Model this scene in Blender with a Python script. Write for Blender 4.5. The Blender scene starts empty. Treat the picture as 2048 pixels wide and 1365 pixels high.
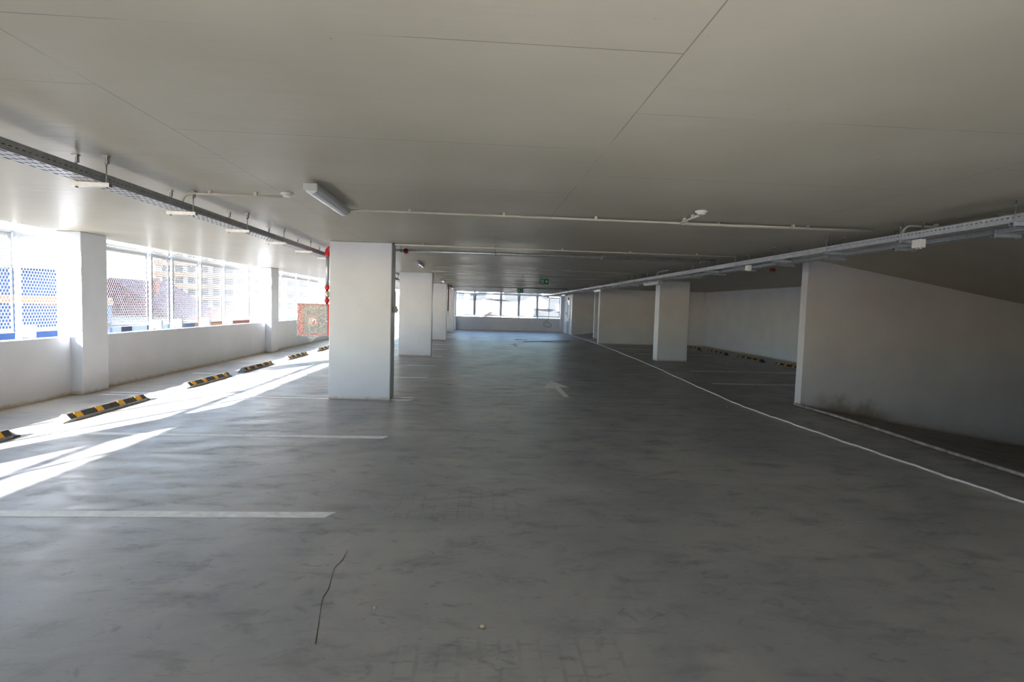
import bpy, bmesh, math, random
from mathutils import Vector, Matrix
random.seed(7)
C = bpy.context.scene.collection
S = bpy.context.scene

# ------------------------------------------------------------------ camera
CAMH = 1.7
F, PIT, YAW, ROL = 1087.95, 0.0613, 0.06509, 0.02949
cy, sy_, cp, sp, cr, sr = (math.cos(YAW), math.sin(YAW), math.cos(PIT), math.sin(PIT), math.cos(ROL), math.sin(ROL))
fw = Vector((sy_*cp, cy*cp, -sp)); rt = Vector((cy, -sy_, 0)); up = Vector((sy_*sp, cy*sp, cp))
r2 = rt*cr + up*sr; u2 = -rt*sr + up*cr
cam_data = bpy.data.cameras.new('camera'); cam = bpy.data.objects.new('camera', cam_data); C.objects.link(cam)
cam.matrix_world = Matrix(((r2.x, u2.x, -fw.x, 0), (r2.y, u2.y, -fw.y, 0), (r2.z, u2.z, -fw.z, CAMH), (0, 0, 0, 1)))
cam_data.sensor_width = 36; cam_data.lens = F/2048*36; cam_data.clip_start = 0.05; cam_data.clip_end = 2000
S.camera = cam

# ------------------------------------------------------------------ light
EXPOSURE = 1.06
w = bpy.data.worlds.new('sky'); S.world = w; w.use_nodes = True
nt = w.node_tree; nt.nodes.clear()
sky = nt.nodes.new('ShaderNodeTexSky'); sky.sky_type = 'NISHITA'; sky.sun_disc = False
sky.sun_elevation = math.radians(20); sky.sun_rotation = math.radians(204); sky.air_density = 1.0; sky.dust_density = 0.4
tint = nt.nodes.new('ShaderNodeMix'); tint.data_type = 'RGBA'; tint.blend_type = 'MULTIPLY'; tint.inputs[0].default_value = 1; tint.inputs[7].default_value = (.93, 1.0, 1.10, 1)
bg = nt.nodes.new('ShaderNodeBackground'); bg.inputs[1].default_value = 0.65
ow = nt.nodes.new('ShaderNodeOutputWorld')
nt.links.new(sky.outputs[0], tint.inputs[6]); nt.links.new(tint.outputs[2], bg.inputs[0]); nt.links.new(bg.outputs[0], ow.inputs[0])
sd = bpy.data.lights.new('sun', 'SUN'); sun = bpy.data.objects.new('sun', sd); C.objects.link(sun)
sd.energy = 53; sd.angle = math.radians(0.6); sd.color = (1, 0.99, 0.97)
sundir = Vector((1, 2.27, -0.359*math.hypot(1, 2.27)))
sun.rotation_euler = sundir.to_track_quat('-Z', 'Y').to_euler()
sun.location = (-20, -40, 30)
S.view_settings.view_transform = 'Standard'; S.view_settings.look = 'None'
S.view_settings.exposure = EXPOSURE; S.view_settings.gamma = 1; S.view_settings.use_curve_mapping = False
S.cycles.max_bounces = 10; S.cycles.diffuse_bounces = 7; S.cycles.glossy_bounces = 4
S.cycles.use_denoising = True; S.cycles.sample_clamp_indirect = 8
S.cycles.use_adaptive_sampling = False

# ------------------------------------------------------------------ dimensions
H = 2.763
RS = .155   # slope of both ramps
EX = 6.03   # where the down ramp begins
Y1, SP = 9.6355, 8.477          # first row of columns, bay
XL = -6.85                      # inner face of left wall
XO = -7.05                      # its outer face
YF = 39.15                      # far wall
YB = -5.2                       # wall behind the camera
XR = 6.236                      # line of the right columns
ROWS = [Y1 + SP*k for k in range(-2, 4)]

# ------------------------------------------------------------------ materials
def mat(name, col=(.5, .5, .5), rough=.5, metal=0, spec=.5, noise=0, nscale=5, bump=0, bscale=40, stretch=(1, 1, 1), **kw):
    m = bpy.data.materials.new(name); m.use_nodes = True
    t = m.node_tree; b = t.nodes['Principled BSDF']
    b.inputs['Base Color'].default_value = (*col, 1); b.inputs['Roughness'].default_value = rough
    b.inputs['Metallic'].default_value = metal; b.inputs['Specular IOR Level'].default_value = spec
    tc = t.nodes.new('ShaderNodeTexCoord'); mp = t.nodes.new('ShaderNodeMapping'); mp.inputs['Scale'].default_value = stretch
    t.links.new(tc.outputs['Object'], mp.inputs[0])
    n = t.nodes.new('ShaderNodeTexNoise'); n.inputs['Scale'].default_value = nscale; n.inputs['Detail'].default_value = 6
    t.links.new(mp.outputs[0], n.inputs[0])
    rp = t.nodes.new('ShaderNodeValToRGB')
    lo = [max(0, c*(1-noise)) for c in col]; hi = [min(1, c*(1+noise)) for c in col]
    rp.color_ramp.elements[0].position = .3; rp.color_ramp.elements[0].color = (*lo, 1)
    rp.color_ramp.elements[1].position = .7; rp.color_ramp.elements[1].color = (*hi, 1)
    t.links.new(n.outputs[0], rp.inputs[0]); t.links.new(rp.outputs[0], b.inputs['Base Color'])
    if bump:
        n2 = t.nodes.new('ShaderNodeTexNoise'); n2.inputs['Scale'].default_value = bscale; n2.inputs['Detail'].default_value = 4
        t.links.new(mp.outputs[0], n2.inputs[0])
        bp = t.nodes.new('ShaderNodeBump'); bp.inputs['Strength'].default_value = bump; bp.inputs['Distance'].default_value = .01
        t.links.new(n2.outputs[0], bp.inputs['Height']); t.links.new(bp.outputs[0], b.inputs['Normal'])
    if kw.get('emit'):
        b.inputs['Emission Color'].default_value = (*col, 1); b.inputs['Emission Strength'].default_value = kw['emit']
    return m

class G:
    """small node-graph helper for the larger surfaces"""
    def __init__(s, name):
        s.m = bpy.data.materials.new(name); s.m.use_nodes = True; s.t = s.m.node_tree
        s.b = s.t.nodes['Principled BSDF']
        s.pos = s.t.nodes.new('ShaderNodeNewGeometry').outputs['Position']
        sep = s.n('ShaderNodeSeparateXYZ'); s.l(s.pos, sep.inputs[0]); s.x, s.y, s.z = sep.outputs
    def n(s, k): return s.t.nodes.new(k)
    def l(s, a, b): s.t.links.new(a, b)
    def put(s, inp, v):
        if hasattr(v, 'node') : s.l(v, inp)
        elif isinstance(v, tuple): inp.default_value = (*v, 1) if len(inp.default_value) == 4 and len(v) == 3 else v
        else: inp.default_value = v
    def math(s, op, a, b=0, clamp=False):
        q = s.n('ShaderNodeMath'); q.operation = op; q.use_clamp = clamp; s.put(q.inputs[0], a); s.put(q.inputs[1], b); return q.outputs[0]
    def ramp(s, v, a, b):
        q = s.n('ShaderNodeMapRange'); s.put(q.inputs[0], v); q.inputs[1].default_value = a; q.inputs[2].default_value = b; q.interpolation_type = 'SMOOTHSTEP'; return q.outputs[0]
    def noise(s, scale, detail=5, stretch=(1, 1, 1), rough=.55, off=(0, 0, 0), dist=0):
        mp = s.n('ShaderNodeMapping'); mp.inputs['Scale'].default_value = stretch; mp.inputs['Location'].default_value = off
        s.l(s.pos, mp.inputs[0])
        q = s.n('ShaderNodeTexNoise'); q.inputs['Scale'].default_value = scale; q.inputs['Detail'].default_value = detail
        q.inputs['Roughness'].default_value = rough; q.inputs['Distortion'].default_value = dist
        s.l(mp.outputs[0], q.inputs[0]); return q.outputs[0]
    def mix(s, f, a, b, mode='MIX'):
        q = s.n('ShaderNodeMix'); q.data_type = 'RGBA'; q.blend_type = mode
        s.put(q.inputs[0], f); s.put(q.inputs[6], a); s.put(q.inputs[7], b); return q.outputs[2]
    def bump(s, h, st, dist=.01):
        q = s.n('ShaderNodeBump'); q.inputs['Strength'].default_value = st; q.inputs['Distance'].default_value = dist
        s.l(h, q.inputs['Height']); s.l(q.outputs[0], s.b.inputs['Normal'])
    def box(s, x0, x1, y0, y1, e=.04):
        a = s.math('MULTIPLY', s.ramp(s.x, x0-e, x0+e), s.ramp(s.x, x1+e, x1-e))
        b = s.math('MULTIPLY', s.ramp(s.y, y0-e, y0+e), s.ramp(s.y, y1+e, y1-e))
        return s.math('MULTIPLY', a, b)
    def brick(s, bw, rh, off, mortar, swap=True, loc=(0, 0)):
        cb = s.n('ShaderNodeCombineXYZ')
        a, b = (s.y, s.x) if swap else (s.x, s.y)
        s.l(s.math('SUBTRACT', a, loc[0]), cb.inputs[0]); s.l(s.math('SUBTRACT', b, loc[1]), cb.inputs[1])
        q = s.n('ShaderNodeTexBrick'); q.offset = off; q.inputs['Scale'].default_value = 1
        q.inputs['Brick Width'].default_value = bw; q.inputs['Row Height'].default_value = rh
        q.inputs['Mortar Size'].default_value = mortar; q.inputs['Mortar Smooth'].default_value = .3
        s.l(cb.outputs[0], q.inputs[0]); return q.outputs['Fac']

def floor_mat(ramp=False):
    g = G('ramp_concrete' if ramp else 'floor_concrete')
    base = (.150, .140, .125) if ramp else (.170, .172, .175)
    n1 = g.noise(.55, 8, (1, 1, 1), .62, dist=.6); n2 = g.noise(2.6, 8, (.7, 1.5, 1), .65, (3, 1, 0), .4); n3 = g.noise(14, 6, (.5, 1.6, 1), .7, (7, 2, 0))
    n4 = g.noise(1.5, 6, (1, 1, 1), .6, (11, 5, 0), 1.0)
    c = g.mix(g.ramp(n1, .38, .66), (.285, .290, .300), (.385, .376, .358))
    c = g.mix(g.math('MULTIPLY', g.ramp(n2, .50, .74), .55), c, (.135, .142, .152))
    c = g.mix(g.math('MULTIPLY', g.ramp(n4, .56, .76), .5), c, (.38, .345, .30))
    c = g.mix(g.math('MULTIPLY', g.ramp(n3, .55, .8), .5), c, (.12, .125, .133))
    n5 = g.noise(6, 9, (.8, 1.3, 1), .72, (21, 3, 0), .8)
    c = g.mix(g.math('MULTIPLY', g.ramp(n5, .56, .68), .40), c, (.40, .37, .33))
    c = g.mix(g.math('MULTIPLY', g.ramp(n5, .44, .34), .45), c, (.12, .125, .135))
    c = g.mix(g.math('MULTIPLY', g.ramp(g.noise(60, 3, off=(2, 9, 0)), .68, .74), .5), c, (.45, .43, .40))
    if not ramp:
        # dusty unpolished band along the parapet and dust near the columns
        d = g.math('MULTIPLY', g.ramp(g.x, -4.4, -5.7), g.ramp(g.noise(1.2, 5), .25, .6))
        c = g.mix(g.math('MULTIPLY', d, .9), c, (.47, .445, .40))
        d2 = g.ramp(g.math('ADD', g.x, g.math('MULTIPLY', g.noise(8, 4), .16)), -6.62, -6.78)
        c = g.mix(d2, c, (.28, .22, .14))
        # pale washed patch round the far arrow
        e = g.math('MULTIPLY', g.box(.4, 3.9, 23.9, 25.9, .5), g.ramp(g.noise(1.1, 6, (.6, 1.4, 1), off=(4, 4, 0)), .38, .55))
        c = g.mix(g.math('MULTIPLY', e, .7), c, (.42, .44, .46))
        # tyre and paver prints
        for bx in ((-.72, .42, 4.25, 4.97), (-.35, .78, 2.34, 2.68)):
            br = g.brick(.12, .10, .5, .012, True, (bx[2], bx[0]))
            k = g.math('MULTIPLY', g.math('MULTIPLY', g.box(*bx, .05), br), g.ramp(g.noise(5, 5, off=(1, 1, 0)), .38, .6))
            c = g.mix(g.math('MULTIPLY', k, .22), c, (.10, .105, .12))
        # mud beside the edge pipe
        mu = g.math('MULTIPLY', g.math('MULTIPLY', g.ramp(g.x, 5.55, 5.95), g.ramp(g.y, 10.6, 9.6)), g.ramp(g.noise(5, 5), .3, .6))
        c = g.mix(g.math('MULTIPLY', mu, .7), c, (.17, .13, .085))
    else:
        c = g.mix(.45, c, (.16, .13, .095))
    g.l(c, g.b.inputs['Base Color'])
    g.l(g.math('ADD', g.math('MULTIPLY', g.ramp(n2, .3, .75), .22), .36 if not ramp else .6), g.b.inputs['Roughness'])
    g.b.inputs['Specular IOR Level'].default_value = .5
    g.bump(g.math('ADD', n3, g.math('MULTIPLY', g.noise(90, 3), .3)), .12, .006)
    return g.m

def ceiling_mat():
    g = G('ceiling_paint')
    n1 = g.noise(.7, 5, (1, 1, 1)); n2 = g.noise(3, 6, (.12, 2.2, 1), .6, (5, 3, 0))
    c = g.mix(g.ramp(n1, .3, .7), (.455, .42, .345), (.51, .475, .395))
    c = g.mix(g.math('MULTIPLY', g.ramp(n2, .55, .8), .25), c, (.42, .385, .315))
    j = g.brick(1.385, 2.77, .5, .0035, True, (2.95 - 1.385*12, -1.95 - 2.77*8))
    jm = g.math('MULTIPLY', j, g.ramp(g.noise(1.3, 3, off=(9, 9, 0)), .3, .55))
    c = g.mix(g.math('MULTIPLY', jm, .65), c, (.16, .15, .13))
    c = g.mix(g.math('MULTIPLY', g.ramp(g.noise(30, 2, off=(2, 2, 0)), .74, .77), .5), c, (.2, .19, .17))
    g.l(c, g.b.inputs['Base Color'])
    g.l(g.math('ADD', g.math('MULTIPLY', n1, .14), .30), g.b.inputs['Roughness'])
    g.b.inputs['Specular IOR Level'].default_value = .025
    h = g.math('ADD', g.math('MULTIPLY', g.noise(5, 4, (.10, 1.6, 1), off=(1, 6, 0)), 1.0), g.math('MULTIPLY', jm, 1.2))
    h = g.math('ADD', h, g.math('MULTIPLY', g.noise(1.1, 3, off=(8, 6, 0)), 2.0))
    g.bump(h, .35, .012)
    return g.m

def wall_mat(name='white_wall_paint', stain=False, rough=.5, col=(.66, .685, .74)):
    g = G(name)
    n1 = g.noise(1.2, 4)
    c = g.mix(g.ramp(n1, .3, .7), tuple(x*.95 for x in col), tuple(min(1, x*1.03) for x in col))
    sp_ = g.ramp(g.noise(26, 2, off=(5, 1, 3)), .745, .77)
    c = g.mix(g.math('MULTIPLY', sp_, .6), c, (.3, .27, .23))
    c = g.mix(g.math('MULTIPLY', g.ramp(g.noise(6, 3, (3, 3, .25), off=(3, 3, 3)), .68, .8), .25), c, (.5, .45, .38))
    low = g.ramp(g.math('ADD', g.z if not stain else g.math('ADD', g.z, g.math('MULTIPLY', g.math('SUBTRACT', g.x, EX), RS)), g.math('MULTIPLY', g.noise(9, 5), -.10)), .03, -.05)
    c = g.mix(g.math('MULTIPLY', low, .8), c, (.42, .34, .23))
    if stain:
        q = g.math('MULTIPLY', g.ramp(g.math('ADD', g.math('ADD', g.z, g.math('MULTIPLY', g.x, .16)), g.math('MULTIPLY', g.noise(3.5, 6), -.8)), .98, .62), g.math('MULTIPLY', g.ramp(g.x, 6.3, 6.9), g.ramp(g.x, 8.4, 7.6)))
        c = g.mix(g.math('MULTIPLY', q, .7), c, (.22, .17, .11))
    g.l(c, g.b.inputs['Base Color']); g.b.inputs['Roughness'].default_value = rough
    g.bump(g.noise(35, 4), .12, .006)
    return g.m

M = {}
M['floor'] = floor_mat(); M['ramp'] = floor_mat(True); M['ceiling'] = ceiling_mat()
M['wall'] = wall_mat(); M['wall_stain'] = wall_mat('stained_wall_paint', True, col=(.58, .57, .60)); M['column'] = wall_mat('column_paint', rough=.42, col=(.66, .69, .75))
M['paint'] = mat('road_paint', (.80, .81, .81), .55, noise=.12, nscale=12, bump=.1)
M['galv'] = mat('galvanised_steel', (.52, .54, .56), .38, .75, noise=.12, nscale=14, bump=.05)
M['galv_dark'] = mat('dull_zinc_steel', (.40, .41, .42), .45, .7, noise=.15, nscale=20)
M['screen'] = mat('white_coated_metal', (.40, .41, .43), .45, 0, noise=.03)
M['post'] = mat('grey_coated_steel', (.45, .47, .50), .45, .2, noise=.06)
M['rubber'] = mat('black_rubber', (.030, .029, .027), .55, noise=.3, nscale=30, bump=.3, bscale=80)
M['rubber_grey'] = mat('grey_rubber', (.20, .20, .20), .6, noise=.35, nscale=18, bump=.3, bscale=60)
M['yellow'] = mat('yellow_reflective', (.75, .36, .015), .45, noise=.12, nscale=30)
M['red'] = mat('red_enamel', (.62, .018, .02), .32, noise=.08)
M['dred'] = mat('dark_red_iron', (.25, .01, .012), .4, noise=.15, nscale=20)
M['conduit'] = mat('ivory_pvc', (.60, .57, .49), .4, noise=.06)
M['conduit_grey'] = mat('grey_pvc', (.52, .52, .50), .45, noise=.06)
M['pipe_muddy'] = mat('muddy_pvc', (.30, .28, .25), .6, noise=.5, nscale=9)
M['plastic'] = mat('white_plastic', (.75, .75, .73), .35, noise=.02)
M['diffuser'] = mat('lamp_diffuser', (.74, .76, .82), .25, noise=.02)
M['lampbody'] = mat('lamp_body_grey', (.50, .50, .50), .4, noise=.03)
M['green'] = mat('exit_green', (.006, .16, .085), .35, noise=.05)
M['signwhite'] = mat('sign_white', (.62, .78, .72), .4)
M['pale_green'] = mat('sign_canopy', (.30, .42, .37), .4)
M['cable_white'] = mat('white_cable', (.70, .68, .63), .5, noise=.08, nscale=25)
M['black'] = mat('black_plastic', (.02, .02, .022), .4)
M['brass'] = mat('nickelled_brass', (.62, .58, .48), .35, .7)
M['glass_grey'] = mat('grey_glass', (.25, .27, .28), .18, noise=.35, nscale=60)
M['door'] = mat('grey_blue_door', (.30, .36, .44), .4, noise=.04)
M['darkglass'] = mat('dark_glass', (.05, .07, .10), .5, spec=.2)
M['board'] = mat('dark_board', (.07, .07, .075), .6, noise=.3, nscale=10)
M['wood'] = mat('raw_timber', (.38, .30, .22), .7, noise=.2, nscale=10)
M['dirt'] = mat('crumb', (.45, .38, .28), .8, noise=.2)
# outside
M['ground'] = mat('yard_asphalt', (.045, .045, .047), .8, noise=.15, nscale=.3)
M['blue'] = mat('blue_cladding', (.06, .11, .25), .5, noise=.15, nscale=1.5)
M['orange'] = mat('orange_render', (.55, .27, .14), .7, noise=.08, nscale=.6)
M['render_white'] = mat('white_render', (.52, .50, .47), .7, noise=.05, nscale=.5)
M['roof'] = mat('maroon_roof_tiles', (.13, .035, .045), .7, noise=.3, nscale=3)
M['redroof'] = mat('red_roof_tiles', (.3, .09, .06), .7, noise=.2, nscale=3)
M['window'] = mat('dark_window', (.05, .045, .06), .25)
M['hill'] = mat('winter_hillside', (.035, .035, .03), .9, noise=.5, nscale=.08)
def film_mat():
    m = bpy.data.materials.new('clear_film'); m.use_nodes = True; t = m.node_tree; b = t.nodes['Principled BSDF']
    b.inputs['Base Color'].default_value = (.85, .85, .87, 1); b.inputs['Roughness'].default_value = .15
    tr = t.nodes.new('ShaderNodeBsdfTransparent'); mx = t.nodes.new('ShaderNodeMixShader')
    n = t.nodes.new('ShaderNodeTexNoise'); n.inputs['Scale'].default_value = 14; n.inputs['Distortion'].default_value = 3; n.inputs['Detail'].default_value = 4
    tc = t.nodes.new('ShaderNodeTexCoord'); t.links.new(tc.outputs['Object'], n.inputs[0])
    r = t.nodes.new('ShaderNodeMapRange'); r.inputs[1].default_value = .4; r.inputs[2].default_value = .65; r.inputs[3].default_value = .10; r.inputs[4].default_value = .48
    t.links.new(n.outputs[0], r.inputs[0]); t.links.new(r.outputs[0], mx.inputs[0])
    t.links.new(tr.outputs[0], mx.inputs[1]); t.links.new(b.outputs[0], mx.inputs[2])
    bp = t.nodes.new('ShaderNodeBump'); bp.inputs['Strength'].default_value = .35; t.links.new(n.outputs[0], bp.inputs['Height']); t.links.new(bp.outputs[0], b.inputs['Normal'])
    t.links.new(mx.outputs[0], t.nodes['Material Output'].inputs[0]); return m
M['film'] = film_mat()

# ------------------------------------------------------------------ geometry helpers
class MB:
    def __init__(s): s.v = []; s.f = []; s.sm = []
    def add(s, vs, fs, smooth=False):
        o = len(s.v); s.v += [tuple(v) for v in vs]; s.f += [tuple(i+o for i in f) for f in fs]; s.sm += [smooth]*len(fs); return s
    def box(s, x0, x1, y0, y1, z0, z1):
        return s.add([(x0,y0,z0),(x1,y0,z0),(x1,y1,z0),(x0,y1,z0),(x0,y0,z1),(x1,y0,z1),(x1,y1,z1),(x0,y1,z1)],
                     [(0,3,2,1),(4,5,6,7),(0,1,5,4),(1,2,6,5),(2,3,7,6),(3,0,4,7)])
    def prism(s, pts, a, b, axis='z'):
        """extrude a 2-D outline between a and b along an axis"""
        n = len(pts)
        def P(p, h): return {'z': (p[0], p[1], h), 'y': (p[0], h, p[1]), 'x': (h, p[0], p[1])}[axis]
        vs = [P(p, a) for p in pts] + [P(p, b) for p in pts]
        return s.add(vs, [tuple(range(n))[::-1], tuple(range(n, 2*n))] + [(i, (i+1) % n, n+(i+1) % n, n+i) for i in range(n)])
    def tube(s, pts, r, n=10, cap=True):
        pts = [Vector(p) for p in pts]; rings = []
        prev = None
        for i, p in enumerate(pts):
            d = (pts[min(i+1, len(pts)-1)] - pts[max(i-1, 0)]).normalized()
            if prev is None:
                a = Vector((0, 0, 1)) if abs(d.z) < .9 else Vector((1, 0, 0))
                u = d.cross(a).normalized()
            else:
                u = (prev - d*prev.dot(d)).normalized()
            prev = u; v_ = d.cross(u)
            rad = r[i] if isinstance(r, (list, tuple)) else r
            rings.append([p + u*math.cos(2*math.pi*k/n)*rad + v_*math.sin(2*math.pi*k/n)*rad for k in range(n)])
        vs = [v for q in rings for v in q]; fs = []
        for i in range(len(pts)-1):
            for k in range(n): fs.append((i*n+k, i*n+(k+1) % n, (i+1)*n+(k+1) % n, (i+1)*n+k))
        s.add(vs, fs, True)
        if cap:
            o = len(s.v) - len(vs)
            s.f += [tuple(o+k for k in range(n))[::-1], tuple(o+(len(pts)-1)*n+k for k in range(n))]; s.sm += [False, False]
        return s
    def build(s, name, m, parent=None, bevel=0):
        me = bpy.data.meshes.new(name); me.from_pydata(s.v, [], s.f); me.materials.append(m)
        me.polygons.foreach_set('use_smooth', s.sm)
        bm = bmesh.new(); bm.from_mesh(me); bmesh.ops.recalc_face_normals(bm, faces=bm.faces); bm.to_mesh(me); bm.free()
        me.update()
        o = bpy.data.objects.new(name, me); C.objects.link(o)
        if parent: o.parent = parent
        if bevel:
            b = o.modifiers.new('bevel', 'BEVEL'); b.width = bevel; b.segments = 2; b.limit_method = 'ANGLE'
        return o
def tag(o, label=None, cat=None, group=None, kind=None):
    for k, v in (('label', label), ('category', cat), ('group', group), ('kind', kind)):
        if v: o[k] = v
    return o
def thing(name, label, cat, loc=(0, 0, 0), group=None):
    o = bpy.data.objects.new(name, None); C.objects.link(o); o.location = loc; o.empty_display_size = .1
    return tag(o, label, cat, group)
def struct(name, mb, m, bevel=0):
    return tag(mb.build(name, m, None, bevel), kind='structure')
KIDS = {}
def copy_tree(o, parent=None):
    c = o.copy(); C.objects.link(c); c.parent = parent
    for ch in [x for x in o.children]: copy_tree(ch, c)
    return c
ORD = ['nearest', 'second', 'third', 'fourth', 'fifth', 'sixth', 'seventh', 'eighth', 'ninth', 'tenth', 'eleventh', 'twelfth', 'thirteenth', 'fourteenth',
       'fifteenth', 'sixteenth', 'seventeenth', 'eighteenth', 'nineteenth', 'twentieth', 'twenty-first', 'twenty-second', 'twenty-third', 'twenty-fourth',
       'twenty-fifth', 'twenty-sixth', 'twenty-seventh', 'twenty-eighth', 'twenty-ninth', 'thirtieth', 'thirty-first', 'thirty-second']

# ------------------------------------------------------------------ the shell
RS = .155   # slope of both ramps
EX = 6.03   # where the down ramp begins
fl = MB().box(XO, EX, YB, YF+.25, -.3, 0).box(EX, 11.85, 10.0, 31.6, -.3, 0).box(EX, XR+.02, 31.6, YF+.25, -.3, 0)
struct('floor', fl, M['floor'])
rp = MB().prism([(EX, 0), (14.5, -(14.5-EX)*RS), (14.5, -(14.5-EX)*RS-.3), (EX, -.3)], 3.6, 9.99, 'y')
struct('floor_down_ramp', rp, M['ramp'])
rp = MB().prism([(XR+.02, 0), (12, (12-XR)*.13), (12, (12-XR)*.13-.3), (XR+.02, -.3)], 31.62, 35.5, 'y')
struct('floor_up_ramp', rp, M['ramp'])
ce = MB().box(XO, 6.4, YB, YF+.25, H, H+.3).box(6.4, 11.85, 10.0, 31.6, H, H+.3).box(6.4, 11.85, YB, 3.6, H, H+.3)
struct('ceiling', ce, M['ceiling'])
struct('ceiling_down_ramp', MB().prism([(6.4, H), (14.5, H-(14.5-6.4)*.166), (14.5, H+.3), (6.4, H+.3)], 3.6, 10.0, 'y'), M['ceiling'])
struct('ceiling_up_ramp', MB().prism([(6.4, H), (12, H+(12-6.4)*.13), (12, H+1.2), (6.4, H+.3)], 31.6, 35.5, 'y'), M['ceiling'])

# left parapet wall and columns
struct('wall_left_parapet', MB().box(XO, XL, YB, YF+.25, -1.0, .992), M['wall'], .008)
struct('wall_far_parapet', MB().box(XL, XR, YF, YF+.2, -1.0, .985), M['wall'], .008)
struct('wall_back', MB().box(XO, 12, YB-.2, YB, -.3, .99).box(-1.6, 12, YB-.2, YB, .99, H+.3).box(XO, -3.0, YB-.2, YB, .99, H+.3), M['wall'])
struct('wall_ramp_near', MB().box(XR, 14.5, 9.99, 10.19, -1.6, H), M['wall_stain'], .006)
struct('wall_ramp_front', MB().box(6.4, 14.5, 3.4, 3.6, -1.6, H+.2), M['wall'])
struct('wall_ramp_end', MB().box(14.5, 14.7, 3.4, 10.2, -2, H+.2), M['wall'])
struct('wall_right', MB().box(11.6, 11.85, 10.19, 27.5, -.3, H), M['wall'])
struct('wall_right_near', MB().box(11.6, 11.85, YB, 3.4, -.3, H), M['wall'])
struct('wall_bay_end', MB().box(6.14, 11.85, 27.13, 27.4, -.3, H), M['wall'], .006)
struct('wall_up_ramp_side', MB().box(6.86, 12, 31.55, 31.78, -.3, H+1.2), M['wall'], .006)
struct('wall_up_ramp_far', MB().box(XR-.02, 12, 35.5, 35.7, -.3, H+1.2), M['wall'])
struct('wall_up_ramp_end', MB().box(12, 12.2, 27.4, 35.7, -.3, H+1.5), M['wall'])
struct('wall_stair', MB().box(XR-.02, XR+.18, 35.7, 36.33, -.3, H).box(XR-.02, XR+.18, 37.37, YF+.25, -.3, H).box(XR-.02, XR+.18, 36.33, 37.37, 2.29, H), M['wall'])

cn = ['behind the camera', 'just beside the camera', 'nearest', 'second', 'third', 'fourth']
for k, y in enumerate(ROWS):
    if k >= 2:
        o = MB().box(-2.571, -1.499, y, y+.42, 0, H).build('concrete_column', M['column'], None, .018)
        tag(o, 'wide white painted concrete column, %s in the row left of the driving lane' % cn[k], 'column', 'columns left of the driving lane')
    if k >= 1:
        o = MB().box(XO-.01, -6.657, y, y+.646, 0, H).build('window_column', M['column'], None, .012)
        tag(o, 'white column built into the left window parapet, %s along the wall' % ['first and beside the camera', 'nearest visible', 'second visible', 'third visible', 'farthest'][k-1], 'column', 'columns in the left window wall')
o = MB().box(6.236, 7.30, 18.40, 18.85, 0, H).build('concrete_column', M['column'], None, .015)
tag(o, 'free-standing white concrete column on the shaded right side, under the cable trays', 'column')
struct('trim_far_left_pier', MB().box(-1.9, -1.5, YF-.35, YF+.1, 0, H), M['column'])
struct('trim_far_right_pier', MB().box(5.98, XR, YF-.25, YF+.1, 0, H), M['column'])

struct('wall_stair_core', MB().box(XR+.2, 8.0, 35.72, YF+.25, -.3, H+1), M['wall'])
# ------------------------------------------------------------------ door in the stair wall
d = tag(thing('door_1', None, None, (XR-.03, 36.85, 0)), kind='structure')
MB().box(-.03, .04, -.52, -.46, 0, 2.29).box(-.03, .04, .46, .52, 0, 2.29).box(-.03, .04, -.46, .46, 2.20, 2.29).build('door_frame', M['plastic'], d)
lf = MB().box(.0, .05, -.46, .46, .01, 2.2).build('door_leaf', M['door'], d)
MB().box(-.01, 0, -.1, .25, 1.15, 2.0).build('glass_strip', M['darkglass'], lf)
MB().box(-.05, -.005, -.36, -.24, 1.0, 1.06).box(-.02, -.0, -.34, -.28, .9, 1.15).build('door_handle', M['black'], lf)
MB().box(-.02, 0, -.40, .4, .92, .98).build('push_bar', M['plastic'], lf)
o = MB().box(XR-.06, XR-.02, 37.75, 37.87, 1.35, 1.47).build('call_button', M['black'], None, .005); tag(o, 'small black call button on the white stair wall left of the door', 'button')
o = MB().tube([(XR-.02, 37.0, 2.42), (XR-.1, 37.0, 2.42)], .09, 14).build('alarm_sounder', M['red']); tag(o, 'round red alarm sounder above the grey stair door', 'alarm')

# ------------------------------------------------------------------ painted floor marks
def line(x0, x1, y, label, sk=0.03):
    o = MB().prism([(x0, y-.058), (x1-sk, y-.058), (x1+sk, y+.058), (x0, y+.058)], 0, .003).build('painted_line', M['paint'])
    tag(o, label, 'floor marking', 'parking bay lines')
LY = [4.34, 6.93, 9.71, 9.96, 12.74, 15.28, 18.19, 18.43, 21.2, 23.75, 26.67, 26.9, 29.7, 32.2]
LN = ['nearest white bay line on the left, in the foreground', 'second white bay line on the left, in front of the nearest column', 'white bay line at the nearest lane column, front one of a pair',
      'white bay line at the nearest lane column, rear one of a pair', 'single white bay line just beyond the nearest column', 'single white bay line nearer the second column']
for i, y in enumerate(LY):
    lb = LN[i] if i < len(LN) else '%s white parking bay line on the left, counted from the camera' % ORD[i]
    line(-6.42, -1.13, y, lb)
for i, (y, x0) in enumerate(((12.8, 5.75), (15.5, 6.3), (21.3, 6.3), (23.9, 6.3))):
    line(x0, 9.9, y, '%s faint white bay line on the dark right side' % ORD[i])
def arrow(x, y, label, sx=1.0):
    # outline in local metres, head pointing away from the camera
    P = [(-.27, 0), (.27, 0.0), (.0, 1.05)]
    sh = [(-.06, 0.02), (.06, 0.02), (.05, -1.28), (-.05, -1.28)]
    o = MB().prism([(x+a*sx, y+b) for a, b in P], 0, .003).prism([(x+a*sx, y+b) for a, b in sh], 0, .0028).build('painted_arrow', M['paint'])
    tag(o, label, 'floor marking')
arrow(1.77, 11.65, 'white direction arrow painted on the lane, nearer one')
arrow(1.74, 24.75, 'bright white direction arrow on a pale patch far down the lane')

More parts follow.
